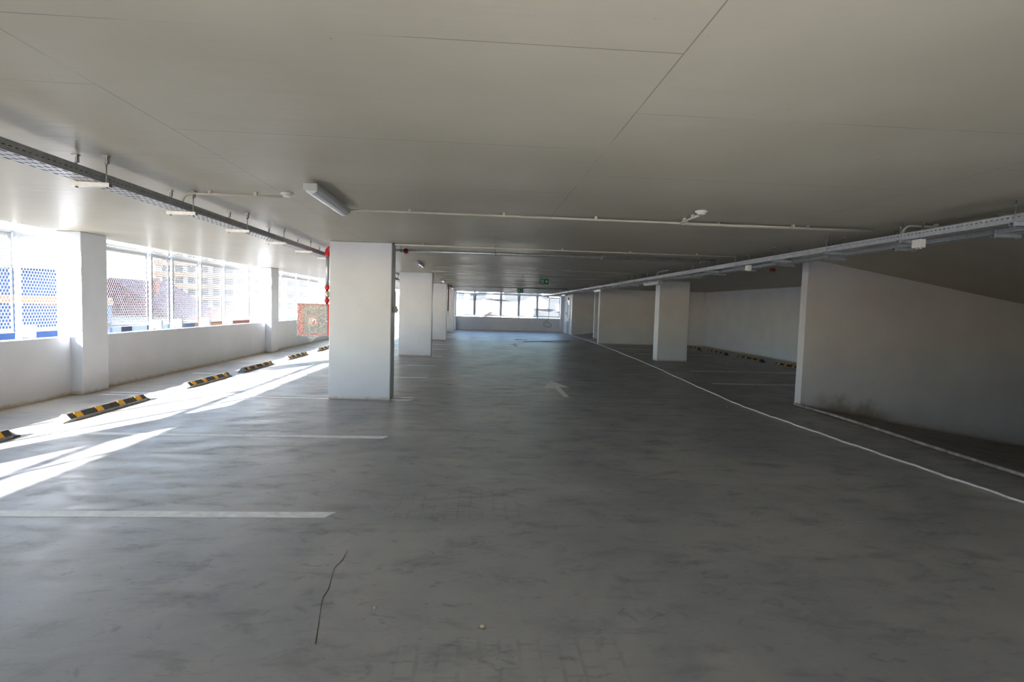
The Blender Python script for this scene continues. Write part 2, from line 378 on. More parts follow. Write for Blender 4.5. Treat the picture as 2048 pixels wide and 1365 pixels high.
# ------------------------------------------------------------------ wheel stops
def wheel_stop(loc, label, group, L=1.85, side=1):
    t = thing('wheel_stop', label, 'wheel stop', loc, group)
    hl = L/2 - .12
    prof = [(-.085, .0), (.085, .0), (.085, .038), (.03, .104), (-.03, .104), (-.085, .038)]
    MB().prism(prof, -hl, -.004, 'y').prism(prof, .004, hl, 'y').build('rubber_body', M['rubber'], t, .004)
    base = MB()
    for s_ in (-1, 1):
        base.box(s_*.0845 if s_ > 0 else -.0875, .0875 if s_ > 0 else -.0845, -hl, hl, .004, .040)
    b = base.build('worn_edge', M['rubber_grey'], t); b['label'] = 'dusty grey lower edge'
    for s_ in (-1, 1):
        e = MB()
        q = s_*hl; e0 = s_*(L/2)
        vs = [(x, q, z) for x, z in prof] + [(-.075, e0, 0), (.075, e0, 0), (.07, e0, .012), (.035, e0-s_*.02, .03), (-.035, e0-s_*.02, .03), (-.07, e0, .012)]
        e.add(vs, [tuple(range(6)), tuple(range(6, 12))] + [(i, (i+1) % 6, 6+(i+1) % 6, 6+i) for i in range(6)])
        c = e.build('end_cap', M['rubber_grey'] if side > 0 and s_ < 0 else M['rubber'], t)  # near caps of the left row take the paler grey rubber
        if side > 0 and s_ < 0: c['label'] = 'pale sloping end'
    for i in range(4):
        c = -hl + (i+.5)*2*hl/4 + (-.03 if i < 2 else .03)
        r = MB()
        for (xa, za, xb, zb) in ((.032, .1035, .0835, .042), (-.032, .1035, -.0835, .042)):
            nx, nz = (0, .003) if za == zb else ((.003, .0015) if xa > 0 else (-.003, .0015))
            vs = [(xa, c-.065, za), (xb, c-.065, zb), (xb, c+.065, zb), (xa, c+.065, za)]
            vs2 = [(a+nx, b_, c_+nz) for a, b_, c_ in vs]
            r.add(vs+vs2, [(0, 1, 2, 3), (7, 6, 5, 4), (0, 4, 5, 1), (1, 5, 6, 2), (2, 6, 7, 3), (3, 7, 4, 0)])
        r.build('reflector', M['yellow'], t)['label'] = 'yellow reflective patch'
    return t
SX = -5.46
stops = [(4.88, 6.75), (7.42, 9.33), (10.46, 12.36), (12.97, 14.86), (15.92, 17.82), (18.95, 20.85), (21.45, 23.35), (24.4, 26.3), (27.4, 29.3), (29.9, 31.8), (32.9, 34.8)]
sl = ['black and yellow wheel stop cut off by the left edge, nearest of the left row', 'black and yellow wheel stop in front of the nearest window column', 'black and yellow wheel stop just beyond the nearest window column']
for i, (a, b) in enumerate(stops):
    wheel_stop((SX, (a+b)/2, 0), sl[i] if i < 3 else '%s black and yellow wheel stop in the left row, counting away from the camera' % ORD[i], 'wheel stops along the left windows', b-a)
rs = [(10.3, 12.2), (13.2, 15.1), (16.15, 18.0), (18.75, 20.7), (21.6, 23.5), (24.35, 26.2)]
rl = ['hidden behind the ramp wall', 'hidden beside the ramp wall', 'partly hidden by the edge of the ramp wall', 'second one left of the ramp wall', 'third one left of the ramp wall', 'partly hidden behind the free-standing right column']
for i, (a, b) in enumerate(rs):
    if i < 2: continue
    wheel_stop((10.27, (a+b)/2, 0), 'wheel stop in the dark right bays, ' + rl[i], 'wheel stops along the right wall', b-a, -1)

# ------------------------------------------------------------------ cable trays
def perf_strip(mb, o, u, v, n, cells, cw, hh, rows, sw, sh):
    """strip of length cells*cw along u, height hh along v, with rows of slots; o,u,v vectors"""
    o, u, v = Vector(o), Vector(u), Vector(v)
    zs = [0]
    gap = hh/rows
    vs = []; fs = []
    def P(a, b): vs.append(tuple(o+u*a+v*b)); return len(vs)-1
    for i in range(cells):
        for r in range(rows):
            x0, x1 = i*cw, (i+1)*cw; z0, z1 = r*gap, (r+1)*gap
            cx, cz = (x0+x1)/2, (z0+z1)/2
            a = [P(x0, z0), P(x1, z0), P(x1, z1), P(x0, z1)]
            b = [P(cx-sw/2, cz-sh/2), P(cx+sw/2, cz-sh/2), P(cx+sw/2, cz+sh/2), P(cx-sw/2, cz+sh/2)]
            for k in range(4): fs.append((a[k], a[(k+1) % 4], b[(k+1) % 4], b[k]))
    mb.add(vs, fs)
def tray(x0, x1, ya, yb, label, mname, near_rows, z0=2.56, z1=2.63):
    t = thing('cable_tray', label, 'cable tray', (x0, ya, z0))
    h = z1-z0; cw = .05; n = int((yb-ya)/cw)
    for nm, xx in (('side_rail', 0), ('side_rail', x1-x0)):
        mb = MB(); 
        mb.box(xx-.001, xx+.001, 0, n*cw, 0, .010).box(xx-.001, xx+.001, 0, n*cw, h-.012, h)
        s_ = -1 if xx == 0 else 1
        mb.box(min(xx, xx-s_*.012), max(xx, xx-s_*.012), 0, n*cw, h, h+.002)
        if (xx == 0) == (x0 > 0): perf_strip(mb, (xx, 0, .010), (0, 1, 0), (0, 0, 1), None, n, cw, h-.022, near_rows, .024, .008)
        else: mb.box(xx-.001, xx+.001, 0, n*cw, .010, h-.012)
        mb.build(nm, M[mname], t)
    mb = MB(); perf_strip(mb, (0, 0, 0), (0, 1, 0), (1, 0, 0), None, n//2, cw*2, x1-x0, 4, .05, .018)
    mb.build('tray_bottom', M[mname], t)
    return t
tray(-3.05, -2.87, 0.6, YF-.3, 'long dark perforated cable tray hung under the ceiling on the left', 'galv_dark', 1)
tray(4.6, 4.8, 2.2, YF-.3, 'long galvanised perforated cable tray hung on the right, nearer of the two', 'galv', 2)
tray(5.06, 5.24, 2.6, YF-.3, 'galvanised perforated cable tray on the right, farther of the two', 'galv', 2)
def hanger(x0, x1, label, loc, zb=2.56):
    t = thing('tray_hanger', label, 'hanger', loc)
    for x in (x0-.02, x1+.02):
        MB().tube([(x, 0, zb-.045), (x, 0, H-.02)], .005, 8).build('threaded_rod', M['galv_dark'], t)
        MB().box(x-.022, x+.022, -.018, .018, H-.008, H).box(x-.004+.012, x+.004+.012, -.014, .014, H-.06, H-.004).tube([(x, 0, H-.075), (x, 0, H-.055)], .010, 6).build('ceiling_anchor', M['galv_dark'], t)
    MB().box(x0-.05, x1+.05, -.02, .02, zb-.034, zb-.031).box(x0-.05, x1+.05, -.021, -.018, zb-.034, zb-.002).box(x0-.05, x1+.05, .018, .021, zb-.034, zb-.002).build('cross_channel', M['galv'], t)
    for x in (x0-.02, x1+.02): MB().tube([(x, 0, zb-.046), (x, 0, zb-.036)], .011, 6).build('nut', M['galv_dark'], t)
    return t
def hangers(x0, x1, y0, dy, n, where, group):
    xm = (x0+x1)/2
    p = hanger(x0-xm, x1-xm, '', (xm, y0, 0))
    for i in range(n):
        o = p if i == 0 else copy_tree(p)
        o.location = (xm, y0+dy*i, 0)
        tag(o, '%s threaded-rod hanger carrying the %s, counted from the camera' % (ORD[i], where), 'hanger', group)
hangers(-3.05, -2.87, 1.86, 1.275, 29, 'left cable tray', 'hangers of the left tray')
hangers(4.6, 4.8, 3.17, 1.27, 28, 'nearer right cable tray', 'hangers of the nearer right tray')
hangers(5.06, 5.24, 3.8, 1.27, 27, 'farther right cable tray', 'hangers of the farther right tray')

for i, (x, z_) in enumerate(((-2.893, 2.580), (-2.932, 2.580), (-2.912, 2.612))):
    o = MB().tube([(x, .7, z_), (x, YF-.4, z_)], .017, 10).build('tray_cable', M['black']); tag(o, ['dark cable lying in the left tray, nearest its side rail', 'dark cable lying in the left tray, away from the side rail', 'dark cable on top of the other two in the left tray'][i], 'cable', 'cables in the left tray')
# ------------------------------------------------------------------ ceiling lights
def batten(loc, label, group, L=1.2, drop=0.0):
    t = thing('batten_light', label, 'ceiling light', loc, group)
    prof = [(-.055, 0), (.055, 0), (.06, -.02), (.055, -.035), (-.055, -.035), (-.06, -.02)]
    MB().prism(prof, -L/2, L/2, 'y').build('housing', M['lampbody'], t, .004)
    dp = [(-.056, -.035), (.056, -.035), (.052, -.06), (.032, -.082), (0, -.09), (-.032, -.082), (-.052, -.06)]
    MB().prism(dp, -L/2+.01, L/2-.01, 'y').build('diffuser', M['diffuser'], t, .008)
    for s_ in (-1, 1):
        MB().box(-.062, .062, s_*(L/2)-.02, s_*(L/2)+.02, -.06, -.002).build('end_piece', M['lampbody'], t, .006)
        MB().box(-.012, .012, s_*(L/2-.15)-.02, s_*(L/2-.15)+.02, 0, .03+drop).build('mounting_clip', M['galv'], t)
    return t
for i, y in enumerate((5.53, 5.53+8.3, 5.53+16.9, 5.53+25.4)):
    batten((-1.48, y, H-.03), ['long unlit batten light on the ceiling in front of the nearest column', 'unlit batten light between the first and second lane columns', 'unlit batten light between the second and third lane columns', 'unlit batten light near the farthest lane column'][i], 'batten lights left of the lane')
for i, y in enumerate((14.55, 21.2, 29.6, 37.0)):
    batten((4.72, y, 2.50), ['batten light hung under the right tray in front of the free-standing column', 'batten light hung under the right tray near the bay end wall', 'third batten light under the right tray', 'batten light under the right tray beside the stair door'][i], 'batten lights under the right tray', 1.25, .0)

# ------------------------------------------------------------------ conduits
def arc(c, a, b, r, n=6):
    """quarter bend centred c from direction a to direction b"""
    c, a, b = Vector(c), Vector(a), Vector(b)
    return [tuple(c + a*r*math.cos(t*math.pi/2/n) + b*r*math.sin(t*math.pi/2/n)) for t in range(n+1)]
def conduit(pts, label, r=.0125, m='conduit', clips=1.25, z=H-.03):
    t = thing('conduit', label, 'conduit', pts[0])
    o0 = Vector(pts[0]); loc = [tuple(Vector(p)-o0) for p in pts]
    MB().tube(loc, r, 10).build('tube', M[m], t)
    a, b = Vector(pts[0]), Vector(pts[-1])
    k = 0
    for i in range(len(pts)-1):
        p, q = Vector(pts[i]), Vector(pts[i+1]); L = (q-p).length
        if L > clips*.6 and abs((q-p).z) < .01:
            n = max(1, round(L/clips))
            for j in range(n):
                c = p + (q-p)*((j+.4)/n) - o0
                MB().box(c.x-.013, c.x+.013, c.y-.02, c.y+.02, c.z-r*.3, H-o0.z).build('clip', M[m], t)
    return t
def cx_line(y, x0, x1, label, m='conduit', z=H-.035, r=.0125):
    pts = [(x0, y, z), (x1, y, z)]
    return conduit(pts, label, r, m)
z = H-.035
conduit([(-1.45, 6.14, H-.05), (-1.2, 6.2, z), (0.9, 6.2, z), (3.0, 6.2, z), (4.62, 6.2, z)], 'ivory conduit crossing the ceiling from the nearest batten light to the right tray')
conduit([(2.30, 6.17, z), (2.30, 5.68, z)], 'short ivory conduit branch leading to the ceiling detector above the lane', clips=.25)
conduit([(2.34, 6.24, z), (4.5, 6.24, z)], 'second thin conduit strapped alongside the one to the right tray', clips=1.1)
conduit([(-2.95, 5.62, 2.60)] + arc((-2.83, 5.62, 2.64), (-1, 0, 0), (0, 0, 1), .09) + [(-1.95, 5.60, 2.73)], 'bent ivory conduit rising out of the left tray to a ceiling detector', clips=.5)
conduit([(4.63, 5.78, 2.60)] + arc((4.75, 5.78, 2.64), (-1, 0, 0), (0, 0, 1), .09) + [(6.2, 5.78, 2.73)], 'bent ivory conduit rising out of the right tray toward the ramp', clips=.6)
cx_line(9.58, -1.45, 4.62, 'ivory conduit on the ceiling in front of the steel fire pipe', 'conduit')
ys = [(14.6, -1.2, 4.6), (16.6, -1.4, 4.6), (18.2, -1.4, 4.6), (21.6, -1.4, 4.6), (23.1, -1.4, 4.6), (25.0, 1.2, 4.6), (26.6, -1.4, 4.6), (31.5, -1.4, 4.6), (34.9, -1.4, 4.6)]
for i, (y, a, b) in enumerate(ys):
    cx_line(y, a, b, '%s of the grey conduits crossing the ceiling beyond the fire pipe' % ORD[i], 'conduit_grey')
conduit([(4.66, 14.0, 2.60)] + arc((4.66, 13.9, 2.64), (0, 1, 0), (0, 0, 1), .09) + [(4.66, 13.2, 2.73)], 'small bent conduit looping above the right tray near the free-standing column', clips=.5)

# ------------------------------------------------------------------ fire pipes and hose cabinet
def coupling(t, c, ax, r=.042, L=.075, m='red'):
    c = Vector(c); ax = Vector(ax)
    a = MB().tube([c-ax*L/2, c-ax*L*.42, c+ax*L*.42, c+ax*L/2], [r*.9, r, r, r*.9], 14)
    o = a.build('coupling', M[m], t)
    s_ = Vector((0, -1, 0)) if abs(ax.y) < .5 else Vector((1, 0, 0))
    sd_ = ax.cross(s_).normalized()
    for k in (-1, 1):
        p = c + sd_*k*(r+.008)
        MB().tube([p - s_*.02, p + s_*.02], .009, 6).build('bolt', M[m], o)
def fire_pipe(y, label, z=2.675, x0=-2.72, x1=4.5):
    t = thing('fire_pipe', label, 'pipe', (0, 0, 0))
    MB().tube([(x0+.05, y, z), (x1, y, z+.02)], .03, 14).build('main_tube', M['galv'], t)
    coupling(t, (-1.33, y, z), (1, 0, 0), m='dred')
    for x in (-1.42, .3, 2.3, 4.2):
        b = MB().tube([(x, y, z+.02), (x, y, H)], .006, 6)
        b.tube([(x-.012, y, z+.003), (x+.012, y, z+.003)], .035, 14).build('pipe_hanger', M['galv_dark'], t)
    return t
t = fire_pipe(10.13, 'galvanised steel fire pipe with red couplings from the nearest column across the lane')
y = 10.13; x = -2.735
MB().tube([(x, y, 2.62), (x, y, 1.95)], .031, 14).build('riser', M['galv'], t)
MB().tube([(x+.10, y, 2.675)] + [(x+.07-.07*math.sin(a*math.pi/10), y, 2.675-.07+.07*math.cos(a*math.pi/10)) for a in range(6)] + [(x, y, 2.58)], .045, 14).build('elbow', M['red'], t)
coupling(t, (x, y, 2.56), (0, 0, 1), .046, .06)
coupling(t, (x, y, 1.965), (0, 0, 1)); coupling(t, (x, y, 1.73), (0, 0, 1))
MB().tube([(x, y, 1.95), (x, y, 1.64)], .026, 12).build('lower_tube', M['dred'], t)
v = MB().tube([(x, y, 1.90), (x, y, 1.87), (x, y, 1.81), (x, y, 1.78)], [.03, .042, .042, .03], 12).tube([(x, y, 1.845), (x, y-.06, 1.845)], .014, 8).build('valve', M['brass'], t)
MB().box(x-.13, x+.01, y-.075, y-.055, 1.835, 1.86).build('valve_lever', M['brass'], v)
fire_pipe(10.13+2*SP, 'thin distant fire pipe crossing the ceiling beyond the third lane column')

cab = thing('hose_cabinet', 'red fire hose cabinet wrapped in torn clear film on the nearest column', 'fire cabinet', (-2.575, 9.90, 1.1))
CW, CH, CD = .60, .565, .22
MB().box(-CW, 0, -.02, CD-.02, 0, CH).build('cabinet_body', M['red'], cab, .004)
dr = MB().box(-CW, -CW+.115, -.04, -.021, 0, CH).box(-.075, 0, -.04, -.021, 0, CH).box(-CW+.115, -.075, -.04, -.021, 0, .035).box(-CW+.115, -.075, -.04, -.021, CH-.03, CH).build('cabinet_door', M['red'], cab, .002)
MB().box(-CW+.11, -.07, -.034, -.025, .03, CH-.025).build('glass_panel', M['glass_grey'], dr)
st = MB().box(-.42, -.255, -.041, -.0345, .18, .345).build('sticker', M['plastic'], dr)
MB().box(-.412, -.263, -.0425, -.0411, .188, .337).build('sticker_field', M['red'], st)
pic = MB(); 
pic.prism([(-.40, .20), (-.345, .20), (-.345, .235), (-.315, .25), (-.33, .325), (-.40, .325)], -.0434, -.0426, 'y')
pic.prism([(-.31+.022*math.cos(a*math.pi/6), .29+.022*math.sin(a*math.pi/6)) for a in range(12)], -.0434, -.0426, 'y')
pic.prism([(-.298, .205), (-.276, .205), (-.270, .27), (-.284, .325), (-.292, .27)], -.0434, -.0426, 'y')
pic.build('hose_pictogram', M['plastic'], st)
MB().tube([(-.09, -.045, .26), (-.09, -.06, .26)], .015, 10).build('door_knob', M['galv_dark'], dr)
# film: crumpled sheet with a pointed flap below
fm = bpy.data.meshes.new('plastic_film'); nx_, nz_ = 26, 26; vs = []; fs = []
for j in range(nz_+1):
    for i in range(nx_+1):
        u_, w_ = i/nx_, j/nz_
        x_ = -CW-.012 + u_*(CW-.065); z_ = -.02 + w_*(CH+.02)
        if j == 0: z_ = -.012 - .085*max(0, 1-abs(u_-.5)/.22) + random.uniform(-.01, .01)
        if j == 1: z_ = .0 - .035*max(0, 1-abs(u_-.5)/.22)
        vs.append((x_+random.uniform(-.006, .006), -.054+random.uniform(-.003, .003), z_))
for j in range(nz_):
    for i in range(nx_):
        a = j*(nx_+1)+i; fs.append((a, a+1, a+nx_+2, a+nx_+1))
fm.from_pydata(vs, [], fs); fm.polygons.foreach_set('use_smooth', [True]*len(fs)); fm.materials.append(M['film']); fm.update()
fo = bpy.data.objects.new('plastic_film', fm); C.objects.link(fo); fo.parent = cab; fo['label'] = 'torn clear plastic wrapping'
sm_ = fo.modifiers.new('thickness', 'SOLIDIFY'); sm_.thickness = .0006
# small control box on the lane side of the nearest column
t = thing('call_point', 'small ivory box with conduit on the lane side of the nearest column', 'switch box', (-1.499, 9.9, 1.55))
MB().box(.001, .055, -.05, .05, 0, .11).build('box_body', M['conduit'], t, .004)
MB().tube([(.02, 0, .11), (.02, 0, .38)], .011, 8).build('conduit_drop', M['conduit'], t)
MB().box(.055, .075, -.03, .03, .02, .07).build('button_plate', M['galv_dark'], t)
t = thing('hose_riser', 'slim dark red riser with white valve on the third lane column', 'pipe', (-1.44, 26.9, 1.4))
MB().tube([(0, 0, 0), (0, 0, H-1.42)], .025, 8).build('tube', M['dred'], t)
MB().box(-.03, .06, -.05, .03, -.08, .04).build('valve', M['plastic'], t)
# junction boxes under the right tray, detectors
for i, (x, y) in enumerate(((4.66, 5.55), (4.66, 9.2))):
    t = thing('junction_box', ['ivory square junction box under the right tray, nearer one', 'ivory junction box under the right tray, left of the ramp wall'][i], 'junction box', (x, y, 2.46))
    MB().box(-.03, .03, -.06, .06, 0, .09).build('box_body', M['plastic'], t, .005)
    for q in (-.03, .02): MB().tube([(0, q, 0), (0, q, -.012)], .012, 8).build('cable_gland', M['plastic'], t)
for i, (x, y) in enumerate(((-1.9, 5.57), (2.30, 5.60), (2.43, 14.83))):
    t = thing('smoke_detector', ['flat white ceiling detector left of the nearest batten light', 'flat white ceiling detector above the lane on a short conduit', 'small white ceiling detector farther down the lane'][i], 'smoke detector', (x, y, H))
    MB().tube([(0, 0, 0), (0, 0, -.012), (0, 0, -.02)], [.062, .062, .058], 24).build('base_plate', M['plastic'], t)
    MB().tube([(0, 0, -.02), (0, 0, -.035), (0, 0, -.04)], [.045, .042, .03], 24).build('sensor_head', M['plastic'], t)
o = MB().tube([(6.7, 12.1, H), (6.7, 12.1, H-.06)], .06, 14).build('alarm_beacon', M['dred']); tag(o, 'small dark red alarm on the ceiling behind the right trays', 'alarm')

# ------------------------------------------------------------------ exit signs
def exit_sign(loc, label):
    t = thing('exit_sign', label, 'exit sign', loc)
    MB().box(-.155, .155, -.02, .02, .19, .245).build('housing', M['pale_green'], t, .003)
    p = MB().box(-.15, .15, -.006, .006, 0, .19).build('green_panel', M['green'], t)
    q = MB()
    # doorway with running figure, drawn as a white door block with green figure gaps
    q.prism([(-.125, .04), (-.03, .04), (-.03, .155), (-.125, .155), (-.125, .145), (-.06, .145), (-.045, .06), (-.09, .05), (-.125, .05)], -.0085, -.0062, 'y')
    q.prism([(-.118, .06), (-.108, .06), (-.098, .09), (-.105, .14), (-.12, .135)], -.0085, -.0062, 'y')
    q.build('door_pictogram', M['signwhite'], p)
    a = MB().prism([(.068, .045), (.084, .045), (.084, .105), (.110, .085), (.122, .095), (.076, .145), (.030, .095), (.042, .085), (.068, .105)], -.0085, -.0062, 'y')
    a.build('up_arrow', M['signwhite'], p)
exit_sign((2.245, 18.5, 2.52), 'green exit sign with running figure and up arrow, nearer one')
exit_sign((2.17, 28.0, 2.47), 'small green exit sign farther down the lane, in front of the far window')

# ------------------------------------------------------------------ loose cables and pipes on the floor
pts = [(6.17, 35.4), (6.14, 31), (6.05, 26.9), (5.86, 22.5), (5.52, 16.9), (5.22, 13.5), (4.97, 10.41), (4.93, 9.4), (4.97, 8.2), (5.03, 6.89), (5.10, 5.8), (5.18, 4.7), (5.27, 3.6), (5.35, 2.5)]
def smooth(p, n=8):
    out = []
    for i in range(len(p)-1):
        p0, p1, p2, p3 = [Vector(p[max(0, min(len(p)-1, j))]) for j in (i-1, i, i+1, i+2)]
        for k in range(n):
            t = k/n
            out.append(.5*((2*p1)+(-p0+p2)*t+(2*p0-5*p1+4*p2-p3)*t*t+(-p0+3*p1-3*p2+p3)*t**3))
    out.append(Vector(p[-1])); return out
sm2 = smooth(pts, 10)
o = MB().tube([(p.x+.012*math.sin(i*.9)+.008*math.sin(i*2.3), p.y, .0125) for i, p in enumerate(sm2)], .0125, 8).build('floor_cable', M['cable_white'])
tag(o, 'long white cable lying along the floor on the right, running to the stair door', 'cable')
o = MB().tube([(6.06, 9.9, .028), (6.10, 8.9, .028), (6.09, 7.8, .028), (6.03, 6.7, .03), (6.03, 5.4, .028), (6.02, 3.7, .028)], .022, 12).build('edge_pipe', M['pipe_muddy'])
tag(o, 'muddy grey pipe lying along the top edge of the down ramp', 'pipe')
sm3 = smooth([(5.12, 38.6, 2.557), (5.10, 38.6, 1.8), (5.06, 38.6, 1.0), (4.90, 38.6, .78), (4.74, 38.6, .58), (4.88, 38.6, .42), (5.2, 38.58, .40), (5.3, 38.57, .52), (5.1, 38.56, .68), (4.92, 38.55, .78)], 6)
o = MB().tube([tuple(p) for p in sm3], .014, 8).build('hanging_cable', M['board']); tag(o, 'dark cable hanging in a loop in front of the far window parapet', 'cable')
def plank(a, b, wd, m, label):
    a, b = Vector((*a, 0)), Vector((*b, 0)); n = (b-a).cross(Vector((0, 0, 1))).normalized()*wd/2
    q = [a-n, b-n, b+n, a+n]
    o = MB().prism([(p.x, p.y) for p in q], 0, .02).build('floor_strip', M[m]); tag(o, label, 'strip')
plank((2.35, 27.1), (4.0, 28.4), .10, 'board', 'dark strip lying on the far floor, left one')
plank((4.0, 28.4), (5.0, 28.9), .10, 'board', 'dark strip lying on the far floor, continuing to the right')
plank((3.3, 27.3), (4.7, 27.4), .12, 'wood', 'pale timber strip lying on the far floor')
plank((2.05, 28.9), (2.7, 28.9), .12, 'wood', 'short pale strip at the left end of the far floor clutter')
# crumbs on the near floor
for i, (x, y, r, lb) in enumerate(((.07, 2.79, .012, 'small beige crumb of mortar on the near floor'), (-.53, 2.98, .009, 'tiny white chip of plaster on the near floor left of the crumb'), (4.6, 9.6, .012, 'small pale pebble on the floor left of the ramp wall'))):
    me = MB(); n = 7
    me.tube([(x, y, 0), (x, y, r*.5), (x+.003, y, r), (x, y+.002, r*1.4)], [r*.9, r*1.25, r, r*.3], n); o = me.build('crumb', M['dirt']); tag(o, lb, 'debris')
# rubber skid mark
sk = smooth([(-.85, 3.71, 0), (-.848, 3.56, 0), (-.87, 3.44, 0), (-.84, 3.20, 0), (-.842, 3.08, 0), (-.80, 2.86, 0), (-.76, 2.66, 0)], 6)
mb = MB()
for i in range(len(sk)-1):
    a, b = sk[i], sk[i+1]; w0 = .0012+.0022*abs(math.sin(i*.23)); 
    mb.add([(a.x-w0, a.y, .0015), (a.x+w0, a.y, .0015), (b.x+w0, b.y, .0015), (b.x-w0, b.y, .0015)], [(0, 1, 2, 3)])
o = mb.build('skid_mark', M['rubber']); tag(o, 'thin broken black skid mark on the near floor', 'floor mark')

# ------------------------------------------------------------------ perforated facade
XM = -7.30
_cache = {}
def sheet_mesh(wd, h, pw=.060, rd=.0252):
    key = (round(wd, 2), round(h, 2), pw)
    if key in _cache: return _cache[key]
    ph = pw*.866; mg = .035
    nc = int((wd-2*mg)/pw); nr = int((h-2*mg)/ph)
    ax = (wd-nc*pw)/2; az = (h-nr*ph)/2
    vs = []; fs = []
    def P(a, b): vs.append((0, a, b)); return len(vs)-1
    for r in range(nr):
        off = (r % 2)*pw/2; cols = nc - (r % 2)
        z0 = az+r*ph; zc = z0+ph/2; z1 = z0+ph
        if r % 2:
            fs.append((P(ax, z0), P(ax+off, z0), P(ax+off, z1), P(ax, z1)))
            fs.append((P(ax+nc*pw-off, z0), P(ax+nc*pw, z0), P(ax+nc*pw, z1), P(ax+nc*pw-off, z1)))
        for c in range(cols):
            x0 = ax+off+c*pw; xc = x0+pw/2; x1 = x0+pw
            out = [P(x1, zc), P(x1, z1), P(xc, z1), P(x0, z1), P(x0, zc), P(x0, z0), P(xc, z0), P(x1, z0)]
            inn = [P(xc+rd*math.cos(k*math.pi/4), zc+rd*math.sin(k*math.pi/4)) for k in range(8)]
            for k in range(8): fs.append((out[k], out[(k+1) % 8], inn[(k+1) % 8], inn[k]))
    X0, X1, Z0, Z1 = ax, ax+nc*pw, az, az+nr*ph
    for (a, b, c, d_) in ((0, wd, 0, Z0), (0, wd, Z1, h), (0, X0, Z0, Z1), (X1, wd, Z0, Z1)):
        fs.append((P(a, c), P(b, c), P(b, d_), P(a, d_)))
    me = bpy.data.meshes.new('perforated_sheet'); me.from_pydata(vs, [], fs); me.materials.append(M['screen']); me.update()
    _cache[key] = me; return me
def screen(loc, wd, rot, label, group, zb=1.085, zt=2.64, top=.5, detail=True):
    t = thing('perforated_screen', label, 'screen', loc, group)
    t.rotation_euler = (0, 0, rot)
    for (a, b, nm) in ((zb, zt, 'lower_sheet'), (zt+.045, zt+.045+top, 'upper_sheet')):
        o = bpy.data.objects.new(nm, sheet_mesh(wd-.05, b-a)); C.objects.link(o); o.parent = t; o.location = (0, .025, a)
        s_ = o.modifiers.new('thickness', 'SOLIDIFY'); s_.thickness = .0012; s_.offset = 0
    MB().box(-.015, .015, 0.02, wd-.02, zt, zt+.04).build('top_rail', M['screen'], t)
    MB().box(-.012, .012, 0.02, wd-.02, zb-.015, zb+.005).build('bottom_rail', M['screen'], t)
    return t
PY = [-5.2, -3.2, -1.4, .4, 2.1, 3.85, 5.6, 7.35, 9.1, 10.85, 12.61, 13.45, 14.79, 16.11, 17.99, 19.3, 20.7, 22.37, 24.05, 25.53, 27.1, 28.7, 30.3, 31.9, 33.5, 35.1, 36.7, 38.3, 39.6]
for i in range(len(PY)-1):
    a, b = PY[i], PY[i+1]
    screen((XM, a, 0), b-a, 0, 'white perforated metal panel, %s from the near end of the left window wall' % ORD[i].replace('nearest', 'first'), 'perforated panels outside the left windows')
for i, y in enumerate(PY):
    t = thing('facade_post', 'slim pale steel post, %s along the outside of the left windows' % ORD[i].replace('nearest', 'first'), 'post', (XM+.042, y, 0), 'posts outside the left windows')
    MB().box(-.02, .04, -.03, .03, .6, H+.55).build('post_tube', M['post'], t)
    MB().box(.04, .245, -.035, .035, 1.0, 1.19).build('foot_bracket', M['post'], t)
# far facade
PX = [-2.3, -.22, 1.70, 3.0, 4.36, 6.05]
for i in range(len(PX)-1):
    screen((PX[i+1], YF+.5, 0), PX[i+1]-PX[i], math.pi/2, 'white perforated panel of the far window, %s from the left' % ORD[i].replace('nearest', 'first'), 'perforated panels outside the far window')
for i, x in enumerate(PX):
    t = thing('facade_post', 'slim steel post of the far window, %s from the left' % ORD[i].replace('nearest', 'first'), 'post', (x, YF+.44, 0), 'posts outside the far window')
    MB().box(-.03, .03, -.03, .03, .6, H+.55).build('post_tube', M['post'], t)
    MB().box(-.035, .035, -.26, -.03, .98, 1.19).build('foot_bracket', M['post'], t)

# ------------------------------------------------------------------ outside
GZ = -4.0
o = MB().box(-400, 400, -150, 600, GZ-.5, GZ).build('ground', M['ground']); tag(o, kind='structure')
def windows(t, x0, x1, nx, z0, nz, dz, ww, wh, y, m='window'):
    for j in range(nz):
        for i in range(nx):
            xc = x0 + (i+.5)*(x1-x0)/nx
            MB().box(xc-ww/2, xc+ww/2, y-.12, y, z0+j*dz, z0+j*dz+wh).build('window', M[m], t)
t = thing('apartment_block', 'long orange and white apartment block far beyond the left windows', 'building', (-48, 120, GZ))
MB().box(-20, 18, 0, 12, 0, 19).build('wall', M['render_white'], t)
MB().box(-20.3, 18.3, -.3, 12.3, 19, 19.5).build('roof', M['render_white'], t)
for j in range(7):
    MB().box(-20, 18, -.5, 0, 2.9+j*2.4, 3.9+j*2.4).build('balcony_band', M['orange'], t)
windows(t, -19, 17, 14, 4.0, 6, 2.4, 1.5, 1.3, 0)
t = thing('gabled_house', 'house with a maroon tiled roof behind the left windows', 'building', (-38, 60, GZ))
MB().box(-6, 5.2, 0, 10, 0, 4.2).build('wall', M['render_white'], t)
MB().prism([(-7.0, 4.0), (6.2, 3.6), (-.3, 7.6)], -.5, 10.5, 'y').build('roof', M['roof'], t)
MB().box(1.5, 2.3, 3, 3.8, 5, 7.8).build('chimney', M['redroof'], t)
windows(t, -5.5, 5, 4, 1.4, 1, 2, 1.0, 1.3, 0)
t = thing('small_house', 'low house with a dull red roof right of the maroon roof', 'building', (-27, 62, GZ))
MB().box(-4, 4, 0, 8, 0, 3.4).build('wall', M['orange'], t)
MB().prism([(-4.6, 3.3), (4.6, 3.3), (0, 5.4)], -.4, 8.4, 'y').build('roof', M['redroof'], t)
windows(t, -3.5, 3.5, 3, 1.2, 1, 2, 1.0, 1.2, 0)
